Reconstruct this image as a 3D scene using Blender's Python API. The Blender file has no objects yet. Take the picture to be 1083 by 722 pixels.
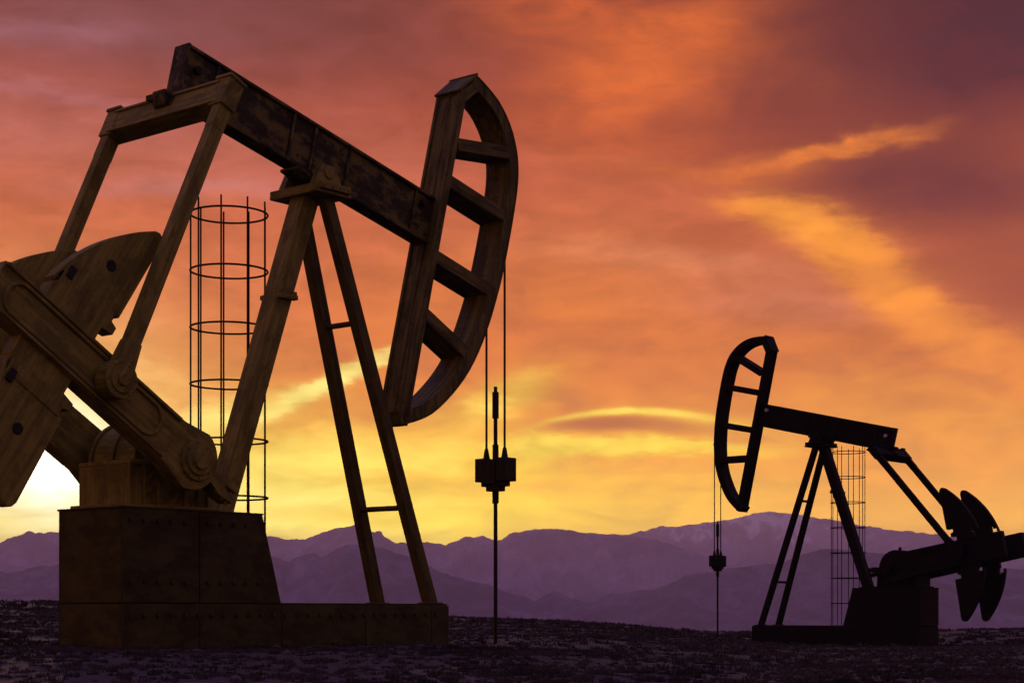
import bpy, bmesh, math, random
import numpy as np
from mathutils import Vector, Matrix, noise as mnoise

random.seed(7)
rng = np.random.default_rng(11)
scene = bpy.context.scene
COL = scene.collection
R = math.radians
CAM_H = 0.5
SUN_AZ, SUN_EL = -14.7, 4.9            # degrees right of the view axis (+Y), above the horizon


def lin(c):
    return tuple(((v / 255) / 12.92 if v / 255 <= 0.04045 else ((v / 255 + 0.055) / 1.055) ** 2.4) for v in c)


# ------------------------------------------------------------------ materials
def new_mat(name):
    m = bpy.data.materials.new(name)
    m.use_nodes = True
    nt = m.node_tree
    return m, nt, nt.nodes['Principled BSDF']


def nd(nt, typ, **kw):
    n = nt.nodes.new(typ)
    for k, v in kw.items():
        setattr(n, k, v)
    return n


def ramp(nt, fac, stops, interp='LINEAR'):
    r = nd(nt, 'ShaderNodeValToRGB')
    cr = r.color_ramp
    cr.interpolation = interp
    while len(cr.elements) < len(stops):
        cr.elements.new(0.5)
    for e, (p, c) in zip(cr.elements, stops):
        e.position = p
        e.color = (c[0], c[1], c[2], 1)
    nt.links.new(fac, r.inputs['Fac'])
    return r.outputs['Color']


def mixc(nt, fac, a, b, typ='MIX'):
    m = nd(nt, 'ShaderNodeMix', data_type='RGBA', blend_type=typ)
    for s, v in ((m.inputs[0], fac), (m.inputs[6], a), (m.inputs[7], b)):
        if hasattr(v, 'is_linked') or isinstance(v, bpy.types.NodeSocket):
            nt.links.new(v, s)
        elif isinstance(v, (int, float)):
            s.default_value = v
        else:
            s.default_value = (v[0], v[1], v[2], 1)
    return m.outputs[2]


def streaked_steel(name, dark, light, patch, patch_amt, rough=0.65, stretch=(0.35, 7.0), metallic=0.0, spec=0.18):
    """Weathered paint: streaks along each member (UV u runs along it) and patches where it has worn."""
    m, nt, b = new_mat(name)
    tc = nd(nt, 'ShaderNodeTexCoord')
    mp = nd(nt, 'ShaderNodeMapping')
    mp.inputs['Scale'].default_value = (stretch[0], stretch[1], 1)
    nt.links.new(tc.outputs['UV'], mp.inputs['Vector'])
    n1 = nd(nt, 'ShaderNodeTexNoise')
    n1.inputs['Scale'].default_value = 2.2
    n1.inputs['Detail'].default_value = 7
    n1.inputs['Roughness'].default_value = 0.62
    n1.inputs['Distortion'].default_value = 0.4
    nt.links.new(mp.outputs[0], n1.inputs['Vector'])
    c1 = ramp(nt, n1.outputs['Fac'], [(0.3, dark), (0.5, tuple((a + c) / 2 for a, c in zip(dark, light))), (0.72, light)])
    mp2 = nd(nt, 'ShaderNodeMapping')
    mp2.inputs['Scale'].default_value = (1.3, 2.2, 1)
    mp2.inputs['Location'].default_value = (3.1, 1.7, 0)
    nt.links.new(tc.outputs['UV'], mp2.inputs['Vector'])
    n2 = nd(nt, 'ShaderNodeTexNoise')
    n2.inputs['Scale'].default_value = 1.4
    n2.inputs['Detail'].default_value = 9
    n2.inputs['Roughness'].default_value = 0.72
    nt.links.new(mp2.outputs[0], n2.inputs['Vector'])
    pf = ramp(nt, n2.outputs['Fac'], [(0.47, (0, 0, 0)), (0.56, (1, 1, 1))])
    pm = nd(nt, 'ShaderNodeMath', operation='MULTIPLY')
    nt.links.new(pf, pm.inputs[0])
    pm.inputs[1].default_value = patch_amt
    c2 = mixc(nt, pm.outputs[0], c1, patch)
    nt.links.new(c2, b.inputs['Base Color'])
    b.inputs['Metallic'].default_value = metallic
    b.inputs['Specular IOR Level'].default_value = spec
    rr = nd(nt, 'ShaderNodeMapRange')
    nt.links.new(n2.outputs['Fac'], rr.inputs['Value'])
    rr.inputs['To Min'].default_value = rough - 0.15
    rr.inputs['To Max'].default_value = rough + 0.2
    nt.links.new(rr.outputs[0], b.inputs['Roughness'])
    bp = nd(nt, 'ShaderNodeBump')
    bp.inputs['Strength'].default_value = 0.35
    bp.inputs['Distance'].default_value = 0.02
    nt.links.new(n1.outputs['Fac'], bp.inputs['Height'])
    nt.links.new(bp.outputs[0], b.inputs['Normal'])
    return m


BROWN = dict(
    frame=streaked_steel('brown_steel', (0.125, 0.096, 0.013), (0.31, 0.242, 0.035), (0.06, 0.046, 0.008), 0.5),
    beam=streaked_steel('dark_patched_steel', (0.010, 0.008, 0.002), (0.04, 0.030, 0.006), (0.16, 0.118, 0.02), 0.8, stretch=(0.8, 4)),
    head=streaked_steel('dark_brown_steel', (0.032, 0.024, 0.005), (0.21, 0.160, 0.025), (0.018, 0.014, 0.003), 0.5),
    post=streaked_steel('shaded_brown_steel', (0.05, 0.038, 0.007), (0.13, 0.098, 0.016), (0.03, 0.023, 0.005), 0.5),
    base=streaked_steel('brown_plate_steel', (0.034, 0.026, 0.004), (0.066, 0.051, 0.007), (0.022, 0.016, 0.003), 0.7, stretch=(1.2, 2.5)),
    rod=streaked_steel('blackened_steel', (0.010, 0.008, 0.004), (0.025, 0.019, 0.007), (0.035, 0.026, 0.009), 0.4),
)
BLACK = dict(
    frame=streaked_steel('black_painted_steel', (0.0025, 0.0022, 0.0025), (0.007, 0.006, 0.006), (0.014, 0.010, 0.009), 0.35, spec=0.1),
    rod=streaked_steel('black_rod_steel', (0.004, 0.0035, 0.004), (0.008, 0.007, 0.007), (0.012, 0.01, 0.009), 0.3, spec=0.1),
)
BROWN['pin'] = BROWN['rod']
BLACK['pin'] = streaked_steel('bright_dot_steel', (0.35, 0.33, 0.32), (0.55, 0.52, 0.5), (0.3, 0.26, 0.22), 0.3)  # pale colour paints in the bright dots of light at the beam ends
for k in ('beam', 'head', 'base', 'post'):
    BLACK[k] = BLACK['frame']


# ------------------------------------------------------------------ mesh builder
class MB:
    """Collects solids given in machine coordinates (u forward along the beam, v sideways, z up)."""

    def __init__(self, side=1):
        self.s = side
        self.v, self.f, self.g = [], [], []

    def add(self, verts, faces, grain):
        o = len(self.v)
        self.v += [Vector(p) for p in verts]
        self.f += [tuple(i + o for i in f) for f in faces]
        self.g += [Vector(grain).normalized()] * len(faces)

    def bar(self, p0, p1, w, h, up=(0, 1, 0), w1=None, h1=None):
        """Rectangular bar; w is measured along 'up', h square to it."""
        p0, p1 = Vector(p0), Vector(p1)
        d = (p1 - p0).normalized()
        a = Vector(up)
        a = (a - d * a.dot(d)).normalized()
        b = d.cross(a)
        w1 = w if w1 is None else w1
        h1 = h if h1 is None else h1
        vs = []
        for p, ww, hh in ((p0, w, h), (p1, w1, h1)):
            for i, j in ((-1, -1), (1, -1), (1, 1), (-1, 1)):
                vs.append(p + a * (i * ww / 2) + b * (j * hh / 2))
        self.add(vs, [(0, 1, 2, 3), (4, 7, 6, 5), (0, 4, 5, 1), (1, 5, 6, 2), (2, 6, 7, 3), (3, 7, 4, 0)], d)

    def box(self, u0, u1, v0, v1, z0, z1, grain=(1, 0, 0)):
        vs = [(u, v, z) for z in (z0, z1) for v in (v0, v1) for u in (u0, u1)]
        self.add(vs, [(0, 1, 3, 2), (4, 6, 7, 5), (0, 4, 5, 1), (2, 3, 7, 6), (0, 2, 6, 4), (1, 5, 7, 3)], grain)

    def prism(self, outline, v0, v1, grain=(1, 0, 0)):
        """Outline is a loop of (u, z) points."""
        n = len(outline)
        vs = [(u, v0, z) for u, z in outline] + [(u, v1, z) for u, z in outline]
        fs = [tuple(range(n)), tuple(range(2 * n - 1, n - 1, -1))]
        fs += [(i, n + i, n + (i + 1) % n, (i + 1) % n) for i in range(n)]
        self.add(vs, fs, grain)

    def band(self, outer, inner, v0, v1, grain=(0, 0, 1), closed=False):
        """Thick strip between two matching polylines of (u, z) points."""
        n = len(outer)
        rings = []
        for (a, c) in zip(outer, inner):
            rings.append([(a[0], v0, a[1]), (a[0], v1, a[1]), (c[0], v1, c[1]), (c[0], v0, c[1])])
        vs = [p for r in rings for p in r]
        fs = []
        m = n if closed else n - 1
        for i in range(m):
            j = (i + 1) % n
            for k in range(4):
                fs.append((4 * i + k, 4 * i + (k + 1) % 4, 4 * j + (k + 1) % 4, 4 * j + k))
        if not closed:
            fs += [(0, 3, 2, 1), (4 * n - 4, 4 * n - 3, 4 * n - 2, 4 * n - 1)]
        self.add(vs, fs, grain)

    def cyl(self, p0, p1, r, n=20, r1=None):
        p0, p1 = Vector(p0), Vector(p1)
        d = (p1 - p0).normalized()
        a = d.orthogonal().normalized()
        b = d.cross(a)
        r1 = r if r1 is None else r1
        vs = []
        for p, rr in ((p0, r), (p1, r1)):
            for i in range(n):
                t = 2 * math.pi * i / n
                vs.append(p + a * (rr * math.cos(t)) + b * (rr * math.sin(t)))
        fs = [tuple(range(n - 1, -1, -1)), tuple(range(n, 2 * n))]
        fs += [(i, (i + 1) % n, n + (i + 1) % n, n + i) for i in range(n)]
        self.add(vs, fs, d)

    def torus(self, c, rad, r, n=48, k=6):
        """Level hoop."""
        vs, fs = [], []
        for i in range(n):
            t = 2 * math.pi * i / n
            for j in range(k):
                s = 2 * math.pi * j / k
                q = rad + r * math.cos(s)
                vs.append((c[0] + q * math.cos(t), c[1] + q * math.sin(t), c[2] + r * math.sin(s)))
        for i in range(n):
            for j in range(k):
                fs.append((i * k + j, ((i + 1) % n) * k + j, ((i + 1) % n) * k + (j + 1) % k, i * k + (j + 1) % k))
        self.add(vs, fs, (1, 0, 0))

    def build(self, name, mat, parent=None, bevel=0.012, smooth=True):
        me = bpy.data.meshes.new(name)
        bm = bmesh.new()
        vs = [bm.verts.new((p.x, p.y * self.s, p.z)) for p in self.v]
        grain = {}
        for f, g in zip(self.f, self.g):
            try:
                fc = bm.faces.new([vs[i] for i in f])
            except ValueError:
                continue
            grain[fc] = Vector((g.x, g.y * self.s, g.z))
        bmesh.ops.recalc_face_normals(bm, faces=bm.faces)
        uv = bm.loops.layers.uv.new('grain')
        off = Vector((random.uniform(0, 9), random.uniform(0, 9)))
        for fc, g in grain.items():
            nrm = fc.normal
            gg = g - nrm * g.dot(nrm)
            if gg.length < 0.2:
                gg = nrm.orthogonal()
            gg.normalize()
            t = nrm.cross(gg)
            sh = 3.7 * round(nrm.x * 2) + 1.9 * round(nrm.y * 2)
            for l in fc.loops:
                l[uv].uv = (l.vert.co.dot(gg) + off.x, l.vert.co.dot(t) + off.y + sh)
        bm.to_mesh(me)
        bm.free()
        me.materials.append(mat)
        o = bpy.data.objects.new(name, me)
        COL.objects.link(o)
        if parent:
            o.parent = parent
        if smooth:
            for p in me.polygons:
                p.use_smooth = True
            me.set_sharp_from_angle(angle=R(32))
        if bevel:
            b = o.modifiers.new('edge', 'BEVEL')
            b.width = bevel
            b.segments = 2
            b.limit_method = 'ANGLE'
            b.angle_limit = R(40)
            b.harden_normals = False
        return o


def empty(name, loc, rz=0):
    o = bpy.data.objects.new(name, None)
    o.location = loc
    o.rotation_euler = (0, 0, rz)
    o.empty_display_size = 0.5
    COL.objects.link(o)
    return o


def tag(o, label=None, cat=None, group=None, kind=None):
    for k, v in (('label', label), ('category', cat), ('group', group), ('kind', kind)):
        if v:
            o[k] = v
    return o


# ------------------------------------------------------------------ terrain
# Height of the desert floor: (bearing, distance) table, bearing = X / Y.
T_B = np.array([-1.2, -0.45, -0.27, -0.20, -0.12, -0.03, 0.04, 0.11, 0.17, 0.23, 0.30, 0.6, 1.2])
T_D = np.array([0.0, 8.0, 20.0, 32.0, 45.0, 60.0, 80.0, 100.0, 160.0, 400.0])
T_Z = np.array([
    # 0      8      20     32     45     60     80     100    160    400
    [-0.60, -0.45, -0.02, 0.30, 0.55, 0.80, 1.05, 1.0, -1.5, -10],
    [-0.60, -0.30, -0.02, 0.22, 0.42, 0.70, 1.00, 1.0, -1.5, -10],
    [-0.60, -0.22, 0.00, 0.15, 0.35, 0.62, 0.96, 0.9, -1.5, -10],
    [-0.60, -0.16, 0.00, 0.05, 0.20, 0.50, 0.72, 0.6, -2.0, -10],
    [-0.60, -0.16, 0.00, 0.00, 0.10, 0.28, 0.44, 0.3, -2.0, -10],
    [-0.60, -0.18, -0.02, 0.00, 0.04, 0.16, 0.25, 0.1, -2.0, -10],
    [-0.60, -0.20, -0.06, -0.04, -0.02, 0.00, 0.04, -0.2, -2.5, -10],
    [-0.60, -0.22, -0.12, -0.22, -0.32, -0.42, -0.40, -0.8, -3.0, -10],
    [-0.60, -0.22, -0.14, -0.33, -0.52, -0.66, -0.46, -0.8, -3.0, -10],
    [-0.60, -0.22, -0.14, -0.34, -0.54, -0.67, -0.40, -0.6, -3.0, -10],
    [-0.60, -0.22, -0.14, -0.30, -0.48, -0.55, -0.28, -0.5, -3.0, -10],
    [-0.60, -0.25, -0.12, -0.20, -0.30, -0.30, -0.20, -0.5, -3.0, -10],
    [-0.60, -0.40, -0.12, -0.20, -0.30, -0.30, -0.20, -0.5, -3.0, -10]])


def smooth_idx(x, xs):
    i = np.clip(np.searchsorted(xs, x) - 1, 0, len(xs) - 2)
    t = np.clip((x - xs[i]) / (xs[i + 1] - xs[i]), 0, 1)
    return i, t


def hash2(ix, iy):
    h = (ix * 374761393 + iy * 668265263) & 0xffffffff
    h = ((h ^ (h >> 13)) * 1274126177) & 0xffffffff
    return ((h ^ (h >> 16)) & 0xffff) / 65535.0


def vnoise(x, y):
    x = np.asarray(x, float)
    y = np.asarray(y, float)
    ix, iy = np.floor(x).astype(np.int64), np.floor(y).astype(np.int64)
    fx, fy = x - ix, y - iy
    fx, fy = fx * fx * (3 - 2 * fx), fy * fy * (3 - 2 * fy)
    a, b = hash2(ix, iy), hash2(ix + 1, iy)
    c, d = hash2(ix, iy + 1), hash2(ix + 1, iy + 1)
    return (a * (1 - fx) + b * fx) * (1 - fy) + (c * (1 - fx) + d * fx) * fy


def fbm(x, y, octv=5, rough=0.5, ridged=False):
    s, amp, tot = 0, 1, 0
    for k in range(octv):
        n = vnoise(x * 2 ** k + 17.3 * k, y * 2 ** k + 5.1 * k)
        if ridged:
            n = 1 - np.abs(2 * n - 1)
        s = s + n * amp
        tot += amp
        amp *= rough
    return s / tot


def ground_z(x, y, detail=True):
    x = np.asarray(x, float)
    y = np.asarray(y, float)
    yy = np.maximum(y, 6.0)
    d = np.clip(np.hypot(x, y) * 0 + y, 0, 400)
    i, t = smooth_idx(np.clip(x / yy, -1.2, 1.2), T_B)
    j, s = smooth_idx(d, T_D)
    z = (T_Z[i, j] * (1 - t) + T_Z[i + 1, j] * t) * (1 - s) + (T_Z[i, j + 1] * (1 - t) + T_Z[i + 1, j + 1] * t) * s
    far = np.clip((np.hypot(x, y) - 400) / 3200, 0, 1)
    z = z - 50 * far * far * (3 - 2 * far) * (y > -50)
    if detail:
        near = np.clip(1 - np.hypot(x, y) / 260, 0, 1)
        z = z + near * (0.07 * (fbm(x * 0.9, y * 0.9, 4) - 0.5) + 0.12 * (fbm(x * 0.11 + 9, y * 0.11, 3) - 0.5) * np.clip((y - 20) / 40, 0, 1))
    return z


def mesh_obj(name, verts, faces, mat, smooth=True):
    me = bpy.data.meshes.new(name)
    me.from_pydata([tuple(p) for p in verts], [], [tuple(f) for f in faces])
    me.materials.append(mat)
    if smooth:
        me.shade_smooth()
    me.update()
    o = bpy.data.objects.new(name, me)
    COL.objects.link(o)
    return o


def grid_faces(nx, ny):
    i = np.arange(nx - 1)[None, :] + nx * np.arange(ny - 1)[:, None]
    i = i.ravel()
    return np.stack([i, i + 1, i + nx + 1, i + nx], 1)


def build_ground():
    m, nt, b = new_mat('desert_soil')
    tc = nd(nt, 'ShaderNodeTexCoord')
    n1 = nd(nt, 'ShaderNodeTexNoise')
    n1.inputs['Scale'].default_value = 1.6
    n1.inputs['Detail'].default_value = 8
    n1.inputs['Roughness'].default_value = 0.65
    nt.links.new(tc.outputs['Object'], n1.inputs['Vector'])
    n2 = nd(nt, 'ShaderNodeTexNoise')
    n2.inputs['Scale'].default_value = 11
    n2.inputs['Detail'].default_value = 6
    n2.inputs['Roughness'].default_value = 0.7
    nt.links.new(tc.outputs['Object'], n2.inputs['Vector'])
    c = ramp(nt, n1.outputs['Fac'], [(0.34, (0.064, 0.053, 0.056)), (0.52, (0.086, 0.072, 0.077)), (0.70, (0.110, 0.093, 0.098))])
    c2 = ramp(nt, n2.outputs['Fac'], [(0.36, (0.5, 0.48, 0.48)), (0.6, (1, 1, 1))])
    nt.links.new(mixc(nt, 1.0, c, c2, 'MULTIPLY'), b.inputs['Base Color'])
    b.inputs['Roughness'].default_value = 0.95
    b.inputs['Specular IOR Level'].default_value = 0.1
    bp = nd(nt, 'ShaderNodeBump')
    bp.inputs['Strength'].default_value = 0.8
    bp.inputs['Distance'].default_value = 0.06
    nt.links.new(n2.outputs['Fac'], bp.inputs['Height'])
    nt.links.new(bp.outputs[0], b.inputs['Normal'])
    # one sheet: fine in front of the camera, coarser towards the horizon
    xs = np.concatenate([-np.geomspace(15500, 26, 60), np.linspace(-25, 25, 260), np.geomspace(26, 15500, 60)])
    ys = np.concatenate([-np.geomspace(15500, 6, 40), np.linspace(-5, 7, 14), np.geomspace(7.5, 110, 330), np.geomspace(113, 15500, 90)])
    X, Y = np.meshgrid(xs, ys)
    Z = ground_z(X, Y)
    o = mesh_obj('ground', np.stack([X.ravel(), Y.ravel(), Z.ravel()], 1), grid_faces(len(xs), len(ys)), m)
    tag(o, 'dark stony desert floor with scattered low scrub', 'ground', kind='structure')


def build_scrub():
    """Low tufts of dry desert scrub: short blades and twigs spread from many crowns."""
    m, nt, b = new_mat('dry_scrub')
    oi = nd(nt, 'ShaderNodeTexCoord')
    n = nd(nt, 'ShaderNodeTexNoise')
    n.inputs['Scale'].default_value = 0.8
    n.inputs['Detail'].default_value = 3
    nt.links.new(oi.outputs['Object'], n.inputs['Vector'])
    c = ramp(nt, n.outputs['Fac'], [(0.35, (0.032, 0.026, 0.024)), (0.65, (0.074, 0.061, 0.055))])
    nt.links.new(c, b.inputs['Base Color'])
    b.inputs['Roughness'].default_value = 0.9
    b.inputs['Specular IOR Level'].default_value = 0.1
    V, F = [], []
    n_v = 0

    def scatter(count, d0, d1, r0, r1, h0, h1, blades, keep_power=1.0):
        nonlocal n_v
        k = 0
        while k < count:
            d = math.sqrt(rng.uniform(d0 * d0, d1 * d1))
            x = rng.uniform(-0.42, 0.42) * d
            clump = float(fbm(np.array(x * 0.5 + 40), np.array(d * 0.35), 3))
            if rng.uniform() > np.clip((clump - 0.3) * 2.6, 0.32, 1):
                continue
            k += 1
            # keep the machine footprints clear
            rad = rng.uniform(r0, r1) * (0.7 + 0.6 * clump)
            hh = rng.uniform(h0, h1)
            z = float(ground_z(x, d))
            nb = blades
            ang = rng.uniform(0, 2 * math.pi, nb)
            rr = rad * np.sqrt(rng.uniform(0, 1, nb))
            lean = rng.uniform(0.1, 0.9, nb)
            hts = hh * rng.uniform(0.45, 1.0, nb) * (1 - 0.55 * (rr / rad) ** 2)
            wd = rad * rng.uniform(0.14, 0.34, nb)
            for q in range(nb):
                ca, sa = math.cos(ang[q]), math.sin(ang[q])
                bx, by = x + rr[q] * ca, d + rr[q] * sa
                tx, ty = bx + ca * lean[q] * hts[q], by + sa * lean[q] * hts[q]
                px_, py_ = -sa * wd[q], ca * wd[q]
                V.extend([(bx - px_, by - py_, z - 0.03), (bx + px_, by + py_, z - 0.03),
                          (tx + px_ * 0.5, ty + py_ * 0.5, z + hts[q] * 0.8), (tx, ty, z + hts[q])])
                F.append((n_v, n_v + 1, n_v + 2, n_v + 3))
                n_v += 4

    scatter(7300, 9, 26, 0.025, 0.09, 0.02, 0.065, 22)
    scatter(7700, 24, 60, 0.05, 0.17, 0.035, 0.10, 17)
    scatter(3100, 55, 105, 0.12, 0.38, 0.07, 0.2, 18)
    o = mesh_obj('scrub', V, F, m, smooth=False)
    tag(o, 'low dark tufts of dry scrub scattered over the desert floor', 'scrub', kind='stuff')

    # loose stones between the tufts
    m, nt, b = new_mat('loose_stone')
    tc = nd(nt, 'ShaderNodeTexCoord')
    n = nd(nt, 'ShaderNodeTexNoise')
    n.inputs['Scale'].default_value = 3
    nt.links.new(tc.outputs['Object'], n.inputs['Vector'])
    c = ramp(nt, n.outputs['Fac'], [(0.35, (0.03, 0.025, 0.026)), (0.65, (0.075, 0.063, 0.066))])
    nt.links.new(c, b.inputs['Base Color'])
    b.inputs['Roughness'].default_value = 0.95
    V, F = [], []
    ico = bmesh.new()
    bmesh.ops.create_icosphere(ico, subdivisions=1, radius=1)
    iv = np.array([v.co[:] for v in ico.verts])
    ifc = [tuple(v.index for v in f.verts) for f in ico.faces]
    ico.free()
    n_v = 0
    for k in range(4200):
        d = math.sqrt(rng.uniform(81, 55 ** 2))
        x = rng.uniform(-0.42, 0.42) * d
        r = 0.012 + 0.05 * rng.uniform() ** 3
        z = float(ground_z(x, d))
        p = iv * (r * rng.uniform(0.7, 1.3, 3)) * rng.uniform(0.8, 1.2, (len(iv), 1)) * np.array([1.2, 1.2, 0.7]) + np.array([x, d, z + r * 0.2])
        V.extend(map(tuple, p))
        F.extend(tuple(i + n_v for i in f) for f in ifc)
        n_v += len(iv)
    o = mesh_obj('gravel', V, F, m, smooth=False)
    tag(o, 'small pale stones strewn between the scrub tufts', 'gravel', kind='stuff')


# ------------------------------------------------------------------ mountains
def build_range(name, label, dist, crest, rock, base_z, depth, seed, rough_amp, snow=False, gully=1.0):
    """A range of hills 'dist' metres away: 'crest' lists (bearing degrees, elevation degrees) of its skyline."""
    m, nt, b = new_mat(name + '_rock')
    tc = nd(nt, 'ShaderNodeTexCoord')
    n = nd(nt, 'ShaderNodeTexNoise')
    n.inputs['Scale'].default_value = 0.004
    n.inputs['Detail'].default_value = 8
    n.inputs['Roughness'].default_value = 0.6
    nt.links.new(tc.outputs['Object'], n.inputs['Vector'])
    c = ramp(nt, n.outputs['Fac'], [(0.36, tuple(v * 0.45 for v in rock)), (0.64, tuple(v * 1.6 for v in rock))])
    n3 = nd(nt, 'ShaderNodeTexNoise')
    n3.inputs['Scale'].default_value = 0.016
    n3.inputs['Detail'].default_value = 7
    n3.inputs['Roughness'].default_value = 0.72
    n3.inputs['Distortion'].default_value = 1.2
    mp3 = nd(nt, 'ShaderNodeMapping')
    mp3.inputs['Scale'].default_value = (1.0, 0.5, 0.35)
    nt.links.new(tc.outputs['Object'], mp3.inputs['Vector'])
    nt.links.new(mp3.outputs[0], n3.inputs['Vector'])
    c = mixc(nt, 1.0, c, ramp(nt, n3.outputs['Fac'], [(0.38, (0.35, 0.35, 0.37)), (0.6, (1.3, 1.25, 1.25))]), 'MULTIPLY')  # streaks paint the light and shade of ravines into the rock colour
    if snow:
        sp = nd(nt, 'ShaderNodeSeparateXYZ')
        nt.links.new(tc.outputs['Object'], sp.inputs[0])
        n2 = nd(nt, 'ShaderNodeTexNoise')
        n2.inputs['Scale'].default_value = 0.006
        n2.inputs['Detail'].default_value = 9
        n2.inputs['Roughness'].default_value = 0.7
        mp = nd(nt, 'ShaderNodeMapping')
        mp.inputs['Scale'].default_value = (1.4, 0.6, 0.5)
        nt.links.new(tc.outputs['Object'], mp.inputs['Vector'])
        nt.links.new(mp.outputs[0], n2.inputs['Vector'])
        mr = nd(nt, 'ShaderNodeMapRange')
        nt.links.new(sp.outputs['Z'], mr.inputs['Value'])
        mr.inputs['From Min'].default_value = 270
        mr.inputs['From Max'].default_value = 660
        mr.inputs['To Min'].default_value = -0.16
        mr.inputs['To Max'].default_value = 0.10
        ad = nd(nt, 'ShaderNodeMath', operation='ADD')
        nt.links.new(mr.outputs[0], ad.inputs[0])
        nt.links.new(n2.outputs['Fac'], ad.inputs[1])
        sf = ramp(nt, ad.outputs[0], [(0.50, (0, 0, 0)), (0.60, (1, 1, 1))])
        c = mixc(nt, sf, c, (0.8, 0.78, 0.8))
    nt.links.new(c, b.inputs['Base Color'])
    b.inputs['Roughness'].default_value = 1.0
    b.inputs['Specular IOR Level'].default_value = 0.0
    cb = np.array([p[0] for p in crest])
    ce = np.array([p[1] for p in crest])
    inner = np.linspace(-19, 19, 760)
    bear = np.concatenate([np.linspace(-62, -19.2, 150), inner, np.linspace(19.2, 62, 150)])
    el = np.interp(bear, cb, ce)
    wild = (np.abs(bear) > 17.5) * np.clip((np.abs(bear) - 17.5) / 6, 0, 1)
    el = el * (1 - wild) + wild * (np.mean(ce) + 0.9 * np.std(ce) * 2.2 * (fbm(bear * 0.23 + seed, bear * 0 + seed, 4) - 0.5))
    el = el + rough_amp * (fbm(bear * 3.0 + seed, bear * 0 + 3.3 * seed, 6, 0.66) - 0.5)
    hz = CAM_H + np.tan(np.radians(el)) * dist
    s = np.concatenate([np.linspace(-1, 0, 46), np.linspace(0.06, 1, 12)])
    B, S = np.meshgrid(bear, s)
    H = np.meshgrid(hz, s)[0]
    D = dist + S * depth
    X, Y = D * np.sin(np.radians(B)), D * np.cos(np.radians(B))
    fall = (1 - np.abs(S)) ** 1.25
    Z = base_z + (H - base_z) * fall
    g = fbm(X / 420 + seed, Y / 900 + seed, 5, 0.55, ridged=True) - 0.62
    env = np.sin(np.pi * np.clip(np.abs(S), 0, 1)) ** 0.8
    Z = Z + g * env * (H - base_z) * 0.55 * gully
    Z = np.where(np.abs(S) > 0.985, base_z - 3, Z)
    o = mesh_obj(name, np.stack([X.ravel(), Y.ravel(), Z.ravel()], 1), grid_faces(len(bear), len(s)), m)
    tag(o, label, 'mountains', kind='structure')


# skylines: bearing and elevation in degrees
FAR_RIDGE = [(-37.93, 1.148), (-7.44, 1.903), (0.57, 2.136), (3.05, 2.380), (4.16, 2.624), (4.90, 2.806), (5.51, 2.803), (6.28, 2.891), (6.74, 2.950), (7.65, 3.128), (8.20, 3.276), (8.86, 3.210), (9.77, 3.080), (10.97, 2.856), (11.86, 2.696), (12.75, 2.566), (13.92, 2.433), (15.08, 2.242), (16.31, 2.080), (19.59, 1.808), (38.25, 1.143)]
MID_RIDGE = [(-37.93, 1.758), (-18.01, 2.120), (-16.31, 2.198), (-15.48, 2.535), (-15.05, 2.496), (-14.56, 2.546), (-13.42, 2.378), (-11.06, 2.278), (-7.89, 2.483), (-7.38, 2.364), (-6.74, 2.367), (-6.19, 2.615), (-5.76, 2.710), (-5.17, 2.835), (-4.84, 2.775), (-4.50, 2.623), (-4.31, 2.685), (-4.19, 2.500), (-3.82, 2.255), (-2.96, 2.288), (-2.18, 2.209), (-1.75, 2.382), (-1.50, 2.491), (-1.25, 2.426), (-0.98, 2.491), (-0.63, 2.383), (-0.33, 2.383), (-0.05, 2.553), (0.48, 2.692), (1.01, 2.754), (1.38, 2.723), (2.06, 2.629), (3.05, 2.565), (3.94, 2.501), (4.99, 2.282), (5.82, 2.002), (6.67, 1.691), (7.38, 1.413), (8.86, 0.887), (10.97, 0.456), (16.80, 0.208), (38.25, 0.170)]
NEAR_RIDGE = [(-37.93, 1.148), (-19.12, 1.200), (-16.31, 1.287), (-16.09, 1.229), (-15.28, 1.416), (-14.56, 1.528), (-13.13, 1.719), (-11.06, 1.428), (-9.26, 1.681), (-7.71, 1.810), (-7.29, 1.640), (-6.78, 1.875), (-6.44, 1.917), (-6.23, 1.797), (-5.85, 1.986), (-5.42, 2.219), (-4.99, 2.220), (-4.40, 2.130), (-3.54, 1.866), (-2.77, 1.525), (-1.93, 1.145), (-0.98, 0.969), (-0.39, 0.753), (0.48, 0.465), (0.76, 0.341), (1.35, 0.712), (1.53, 0.666), (2.00, 0.433), (2.58, 0.309), (3.26, 0.618), (3.79, 0.649), (4.47, 0.741), (4.99, 0.833), (5.66, 1.171), (6.12, 1.262), (6.67, 1.338), (7.47, 1.486), (8.71, 1.561), (9.41, 1.863), (9.98, 2.028), (10.73, 2.008), (11.86, 1.909), (13.33, 1.657), (14.50, 1.469), (16.31, 1.337), (19.59, 1.225), (38.25, 1.143)]
# END_RIDGES


# ------------------------------------------------------------------ pumping machine
SAD_U, SAD_Z = 3.95, 6.95              # bearing the beam rocks on
HEAD_REF = R(13.6)                     # tilt at which the head outline below was taken
CRANK_O = (0.93, 2.495)
CRANK_R = 1.68
BEARING_REF = (1.31, 7.35)

ARC_OUT = [(7.34, 9.23), (7.50, 9.19), (7.95, 8.94), (8.25, 8.61), (8.41, 8.25), (8.46, 7.93), (8.43, 7.56), (8.33, 7.10),
           (8.20, 6.60), (8.03, 6.03), (7.81, 5.46), (7.55, 4.92), (7.22, 4.42), (6.82, 4.01), (6.35, 3.66), (5.92, 3.49), (5.64, 3.43)]


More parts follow.
